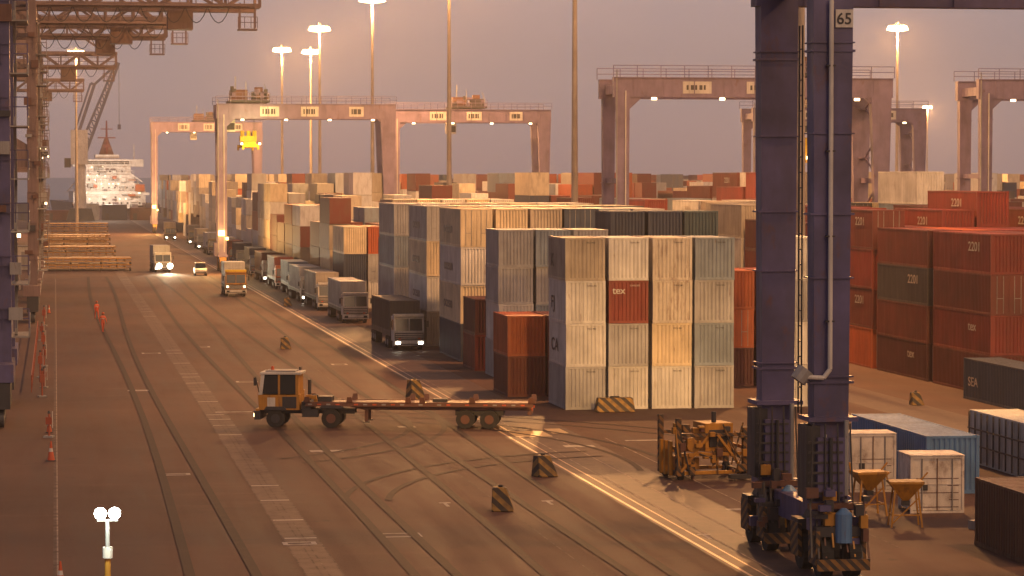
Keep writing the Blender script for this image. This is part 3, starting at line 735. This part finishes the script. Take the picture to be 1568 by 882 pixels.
def post(x,y,h=1.6):
    b=B([postm]); b.cyl((0,0,0),(0,0,h),.06,.06,postm,10); b.box(-.16,.16,-.1,.1,h*.55,h*.85,postm); b.cyl((0,0,h),(0,0,h+.15),.1,.05,darksteel,10); b.box(-.25,.25,-.25,.25,0,.1,steel)
    b.beam((.2,0,h*.4),(.2,0,h*1.1),.04,whitep); b.build('safety_post',(x,y,0),random.uniform(-.4,.4))
for x,y,h in ((-.9,186,1.7),(-.8,194,1.3),(-1.1,204,1.8),(-.9,216,1.5),(-1,232,1.7),(-1.2,250,1.5),(-1.1,275,1.8),(-.4,157,1.3)): post(x,y,h)
b=B([postm]); rail_line(b,(-1.6,190,0),(-1.6,262,0),postm,1.1,3,.06); b.build('track_guard_rail')

b=B([yellow])
for x in (-1.7,1.6):
    for y in (-1.2,1.2):
        b.box(x-.12,x+.12,y-.12,y+.12,.2,2.9 if x<0 else 2.4,haz2)
for z in (.25,1.1,2.0):
    for y in (-1.2,1.2): b.box(-1.58,1.48,y-.08,y+.08,z,z+.16,yellow if z<2 else haz2)
for x in (-1.7,1.6): b.box(x-.08,x+.08,-1.08,1.08,1.4,1.55,yellow); b.box(x-.1,x+.1,-1.08,1.08,.2,.42,haz2)
b.beam((-1.6,-1.28,.4),(-.2,-1.28,2.1),.12,yellow); b.beam((.2,-1.28,2.1),(1.5,-1.28,.4),.12,yellow)
b.box(-.3,1.1,-1.0,.6,1.28,2.6,yellow); b.box(-.1,.8,-1.06,-1.0,1.5,2.3,darksteel); b.box(-1.4,-.5,-.8,.8,.45,1.0,yellow)
b.cyl((-1.0,-1.3,1.6),(-1.0,-.9,1.6),.3,.3,yellow,14); b.cyl((.4,-.3,2.6),(.4,-.3,3.1),.12,.12,darksteel,8)
for x in (-1.9,1.9):
    for y in (-1.0,1.0): b.wheel((x*.8,y,.3),.3,.22)
for i in range(44):
    b.cbox((random.uniform(-1.9,1.9),random.uniform(-1.4,-.9),random.uniform(.2,2.5)),(random.uniform(.08,.4),.25,random.uniform(.08,.4)),random.choice((yellow,darksteel,yellow,rustbrown,haz2)))
for i in range(12):
    x=random.uniform(-1.8,1.6); b.beam((x,-1.35,random.uniform(.2,1)),(x+random.uniform(-.7,.7),-1.3,random.uniform(1.2,2.7)),.07,random.choice((yellow,darksteel,haz2)))
for i in range(3): b.box(-2.0,-1.82,-.8+i*.6,-.6+i*.6,.2,1.8,yellow)
b.box(1.0,2.6,-1.9,-1.75,.4,.75,haz2); b.box(.5,2.4,-2.2,-1.9,.1,.3,darksteel)
b.build('yellow_lifting_frame',(30.0,131.5,0),R(8),.015)
def hopper(x,y,rz):
    b=B([yellow])
    b.taper((0,0,1.05),.25,.25,(0,0,1.75),1.35,1.1,yellow); b.box(-.7,.7,-.57,.57,1.752,1.85,yellow)
    for sx in (-1,1):
        for sy in (-1,1): b.beam((sx*.62,sy*.5,0),(sx*.45,sy*.35,1.6),.07,yellow)
        b.beam((sx*.58,-.46,.5),(sx*.58,.46,.5),.05,yellow)
    b.beam((-.58,-.46,.5),(.58,-.46,.5),.05,yellow); b.beam((-.6,-.5,.15),(.5,-.4,1.2),.05,yellow)
    b.beam((.68,.3,1.85),(.95,.3,2.15),.06,yellow); b.beam((-.68,.3,1.85),(-.75,.3,2.2),.06,yellow); b.box(-.15,.15,-.2,.2,.85,1.04,darksteel)
    b.build('yellow_hopper',(x,y,0),rz)
hopper(33.4,115.5,.1); hopper(33.8,111.6,-.15)
rw=paint('rusty_white_paint',(.72,.66,.58),.85,streak=(2.5,2.5,.8))
def rustbox(x,y,w,l,h):
    b=B([rw]); m=rw; b.box(.04,w-.04,.04,l-.04,.12,h-.03,m)
    for xx in (0,w-.1):
        for yy in (0,l-.1): b.box(xx,xx+.1,yy,yy+.1,0,h,m)
    for z in (.0,h-.1): b.box(.1,w-.1,0,.08,z,z+.1,m)
    b.box(w/2-.02,w/2+.02,.01,.038,.1,h-.1,rustbrown); b.box(.1,w-.1,.02,.038,h*.5,h*.5+.04,m)
    for xx in (.5,w-.5): b.cyl((xx,.0,.1),(xx,.0,h-.1),.025,.025,steel,6)
    b.box(w*.2,w*.32,-.0,.036,h*.4,h*.5,darksteel)
    for q in range(5): b.box(w*random.uniform(.1,.8),w*.9,.03,.039,h*.1+q*.3,h*.1+q*.3+.03,rustbrown)
    b.box(-.02,w+.02,-.02,l+.02,h+.002,h+.04,m)
    return b.build('rusty_white_storage_box',(x,y,0),R(-3))
rustbox(35.3,115.8,2.3,2.2,2.4); rustbox(35.0,124.0,2.1,1.8,2.6)
b=B([steel])
for x in (0,.5,1.0): b.box(x,x+.35,0,1.5,0,.35+x*.3,steel)
b.box(.1,1.2,-.4,-.05,.0,.2,yellow); b.build('dunnage_pile',(36.5,109,0),.3)

hcm=paint('hatch_cover_paint',(.36,.20,.06),.6)
def hatch(x,y,w,l,n):
    b=B([hcm])
    for i in range(n):
        z=.35+i*.95
        b.box(0,w,0,l,z+.45,z+.62,hcm)
        for k in range(int(w/1.15)+1): b.box(k*1.15,k*1.15+.16,.05,l-.05,z,z+.45,hcm)
        b.box(0,w,-.05,.1,z+.05,z+.2,hcm); b.box(-.05,w+.05,-.12,.0,z+.5,z+.64,yellow)
        for k in (0,w*.33,w*.66,w-.3): b.box(k,k+.3,.3,.8,z-.34,z-.002,darksteel)
    b.build('ship_hatch_covers',(x,y,0))
hatch(-2.4,434,13.6,9,2); hatch(-2.8,505,13.2,10,2); hatch(-3,560,13.5,9,3); hatch(-3,640,14.5,9,4); hatch(-3,590,13,9,2)

# ------------------------------------------------------------ ship and harbour crane
shw=paint('ship_white',(.66,.60,.56),.3); shh=paint('ship_hull',(.12,.08,.09),.5)
b=B([shw])
b.taper((0,40,-2.5),22,100,(0,40,5.5),25,106,shh)
b.box(-12,12,-14,6,4.5,9.2,shw); b.box(-10,10,-12,5,9.2,12,shw); b.box(-8.5,8.5,-11,4,12,14.8,shw); b.box(-7.5,7.5,-10,3,14.8,17.5,shw); b.box(-11.8,11.8,-9.5,0,17.5,19.9,shw)
b.box(-7,7,-9.55,-9.5,18.2,19.3,glass); b.box(-4,4,-7,-1,20.2,21.5,shw)
for i in range(5):
    z=[7.2,10.3,13.1,15.9,5.2][i]; w_=[11,9,7.5,6.5,11][i]; yy=[-14,-12,-11,-10,-14][i]
    for k in range(int(w_)):
        if random.random()<.7: b.cbox((-w_+1+2*k,yy-.02,z),(.6,.1,.7),glass)
    rail_line(b,(-w_-1,yy-.3,z+1.9),(w_+1,yy-.3,z+1.9),shw,1.1,2,.12)
    for k in range(4): b.cbox((random.uniform(-w_,w_),yy-.2,z+1.4),(.35,.2,.3),e_warm)
    for k in range(9): b.cbox((random.uniform(-w_-2,w_+2),yy-random.uniform(.3,2),z+random.uniform(-1.4,1.2)),(random.uniform(.4,2.5),.6,random.uniform(.3,1.4)),random.choice((shw,shw,steel,CM['orange'],shh)))
b.cyl((0,-4,21.5),(0,-4,33),.5,.25,CM['red'],8); b.box(-3,3,-4.2,-3.8,27,27.4,CM['red']); b.box(-2,2,-4.2,-3.8,30,30.3,CM['red']); b.box(-1,1,-4.5,-3.5,24,25,CM['red'])
b.prismy([(-2.5,21.5),(-.6,27),(.6,27),(2.5,21.5)],-3.5,-1.5,CM['brown'])
for s in (-1,1):
    b.cyl((s*9,-6,19.9),(s*9,-6,25),.2,.15,shw,6); b.beam((s*13,0,9),(s*6,-6,18),.3,shw)
    b.box(s*10-1.5,s*10+1.5,-16,-14.1,9.2,11.5,CM['orange'])
for z in (6,9.5,12.3): b.beam((-11,-14.5,z),(-7,-14.5,z+2.8),.3,shw); b.beam((11,-14.5,z),(7,-14.5,z+2.8),.3,shw)
b.build('cargo_ship',(17,985,0),R(4))
plight('ship_deck_light',(17,955,12),20000,(1,.8,.6),1)
bl=paint('harbour_crane_blue',(.06,.075,.17),.1)
b=B([bl]); b.taper((0,0,0),9,9,(0,0,4),7,7,darksteel); b.cyl((0,0,4),(0,0,26),1.9,1.5,shw,12); b.box(-3.0,2.4,-3,3,18,29,shw); b.box(-5,-3.02,-1.5,1.5,17,20,darksteel)
J0=Vector((1.5,0,21)); J1=Vector((12.4,0,50.5)); up=Vector((-.94,0,.34))
for s in (-1,1):
    b.beam(J0+Vector((0,s*1.3,0)),J1+Vector((0,s*.5,0)),.9,bl)
    b.beam(J0+up*2.6+Vector((0,s*1.3,0)),J1+up*.9+Vector((0,s*.5,0)),.7,bl)
    b.beam((-.5,s,28),(4.6,s*.5,43.5),.9,bl); b.beam((-1.9,s,28),(3.4,s*.5,43.9),.6,bl)
for i in range(14):
    t=i/14; t2=(i+1)/14; A=J0+(J1-J0)*t; C=J0+(J1-J0)*t2; w1=2.6-1.7*t; w2=2.6-1.7*t2
    b.beam(A,C+up*w2,.35,bl); b.beam(A+up*w1,A,.35,bl)
b.beam((4.6,0,43.5),(12.2,0,50.5),.8,bl); b.beam((3.4,0,43.9),(4.6,0,43.5),.8,bl)
b.beam((12.4,0,50.5),(12.4,0,30),.15,darksteel); b.cbox((12.4,0,30),(1,1,1.6),bl)
b.build('harbour_crane',(8.0,930,0))
b=B([CM['grey']])
for i in range(7):
    x=-30+i*9; b.box(x,x+8,940,950,0,random.uniform(3,6),CM[random.choice(('grey','tan','navy','brown'))])
    b.box(x+1,x+2.2,939.9,940,0,2.2,darksteel)
b.build('quay_sheds')

# ------------------------------------------------------------ people
skin=paint('skin',(.3,.16,.1),0); overall=paint('orange_coverall',(.6,.09,.03),0)
def worker(x,y,rz,st=1):
    J=[(0,0,.95,.15),(0,0,1.15,.135),(0,.01,1.36,.165),(0,.01,1.52,.06)]
    E=[(0,1),(1,2),(2,3)]
    def ch(root,pts):
        k=root
        for p_ in pts: J.append(p_); E.append((k,len(J)-1)); k=len(J)-1
    for s in (-1,1):
        sw=.22*s*st
        ch(2,[(s*.2,.0,1.42,.075),(s*.27,-sw*.6,1.15,.055),(s*.27,-sw+.08,.92,.042)])
        ch(0,[(s*.1,0,.88,.105),(s*.11,sw*.6+.03,.5,.075),(s*.11,sw-.04,.1,.055),(s*.12,sw+.14,.05,.045)])
    me=bpy.data.meshes.new('dock_worker'); me.from_pydata([j[:3] for j in J],E,[]); me.materials.append(overall)
    o=bpy.data.objects.new('dock_worker',me); col.objects.link(o); o.location=(x,y,0); o.rotation_euler=(0,0,rz)
    mo=o.modifiers.new('skin','SKIN'); mo.use_smooth_shade=True
    for i,v_ in enumerate(me.skin_vertices[0].data): v_.radius=(J[i][3],J[i][3]*.85); v_.use_root=(i==0)
    s2=o.modifiers.new('ss','SUBSURF'); s2.levels=1; s2.render_levels=1
    b=B([skin])
    for a,r0,c1,r1 in ((1.53,.055,1.56,.075),(1.56,.075,1.63,.095),(1.63,.095,1.70,.1),(1.70,.1,1.76,.07)): b.cyl((0,.03,a),(0,.03,c1),r0,r1,skin,12)
    b.box(-.012,.012,.12,.15,1.62,1.66,skin); b.box(-.03,.03,.118,.126,1.585,1.595,CM['maroon'])
    for s in (-1,1): b.cbox((s*.035,.125,1.665),(.02,.012,.01),darksteel); b.cbox((s*.1,.03,1.65),(.02,.04,.06),skin)
    b.cyl((0,.03,1.70),(0,.03,1.79),.125,.09,orangep,14); b.cyl((0,.03,1.79),(0,.03,1.82),.09,.03,orangep,14); b.cyl((0,.05,1.69),(0,.05,1.705),.15,.14,orangep,14)
    h=b.build('head_with_helmet'); h.parent=o
    for s in (-1,1):
        sw=.22*s*st; w_=Vector((s*.27,-sw+.08,.92)); b=B([skin])
        b.taper(w_+Vector((0,.01,-.1)),.075,.03,w_,.05,.035,skin)
        for k,(l,dx) in enumerate(((.07,-.03),(.08,-.01),(.075,.01),(.06,.03))):
            p0=w_+Vector((dx,.01,-.1)); p1=p0+Vector((0,.012,-l*.55)); p2=p1+Vector((0,.025,-l*.4)); b.cyl(p0,p1,.009,.008,skin,6); b.cyl(p1,p2,.008,.006,skin,6)
        p0=w_+Vector((-s*.035,.015,-.04)); b.cyl(p0,p0+Vector((-s*.02,.03,-.05)),.011,.008,skin,6)
        hh=b.build('hand'); hh.parent=o
    b=B([whitep]); b.cyl((0,0,1.2),(0,0,1.25),.165,.168,whitep,16); v2=b.build('reflective_band'); v2.parent=o
worker(4.2,263,R(200)); worker(4.0,287,R(20),-1)

# ------------------------------------------------------------ dusty evening haze (real scattering air over the port)
hm=bpy.data.materials.new('haze'); hm.use_nodes=True; n=hm.node_tree; n.nodes.clear()
o_=n.nodes.new('ShaderNodeOutputMaterial'); vs=n.nodes.new('ShaderNodeVolumeScatter'); vs.inputs['Color'].default_value=(.95,.9,.86,1)
vs.inputs['Density'].default_value=.00026; vs.inputs['Anisotropy'].default_value=.35
n.links.new(vs.outputs[0],o_.inputs['Volume'])
b=B([hm]); b.box(-900,2400,20,2600,-2.0,130,hm); b.build('haze')

# ------------------------------------------------------------ world, warm fill, camera
w=bpy.data.worlds.new('World'); scene.world=w; w.use_nodes=True; n=w.node_tree; n.nodes.clear()
out=n.nodes.new('ShaderNodeOutputWorld'); bg=n.nodes.new('ShaderNodeBackground'); bg2=n.nodes.new('ShaderNodeBackground'); add=n.nodes.new('ShaderNodeAddShader')
sky=n.nodes.new('ShaderNodeTexSky'); sky.sky_type='NISHITA'; sky.sun_disc=False; sky.sun_elevation=R(2); sky.sun_rotation=R(150)
n.links.new(sky.outputs[0],bg.inputs[0]); bg.inputs[1].default_value=.01
tc=n.nodes.new('ShaderNodeTexCoord'); sp=n.nodes.new('ShaderNodeSeparateXYZ'); n.links.new(tc.outputs['Generated'],sp.inputs[0])
cr=n.nodes.new('ShaderNodeValToRGB'); n.links.new(sp.outputs[2],cr.inputs[0]); e=cr.color_ramp.elements
e[0].position=0; e[0].color=(.35,.245,.245,1); e[1].position=1; e[1].color=(.10,.09,.14,1)
for p_,c in ((.010,(.36,.26,.265,1)),(.03,(.36,.285,.30,1)),(.065,(.35,.295,.33,1)),(.4,(.17,.15,.19,1))):
    x=e.new(p_); x.color=c
n.links.new(cr.outputs[0],bg2.inputs[0]); bg2.inputs[1].default_value=1
n.links.new(bg.outputs[0],add.inputs[0]); n.links.new(bg2.outputs[0],add.inputs[1]); n.links.new(add.outputs[0],out.inputs[0])
s=bpy.data.lights.new('warm_fill','SUN'); s.energy=1.15; s.angle=R(40); s.color=(1,.57,.28)  # wide warm fill added for camera-facing sides, in place of crane floodlights
so=bpy.data.objects.new('warm_fill',s); col.objects.link(so)
so.rotation_euler=Vector((-.28,.8,-.66)).to_track_quat('-Z','Y').to_euler()
cam=bpy.data.cameras.new('camera'); cam.lens=36*4400/1568; cam.sensor_width=36; cam.clip_end=60000; cam.clip_start=.5
co=bpy.data.objects.new('camera',cam); col.objects.link(co); co.location=(0,0,14.1); co.rotation_euler=(R(90-2.22),0,R(-9.03)); scene.camera=co
scene.view_settings.view_transform='Standard'; scene.view_settings.look='None'; scene.view_settings.exposure=0
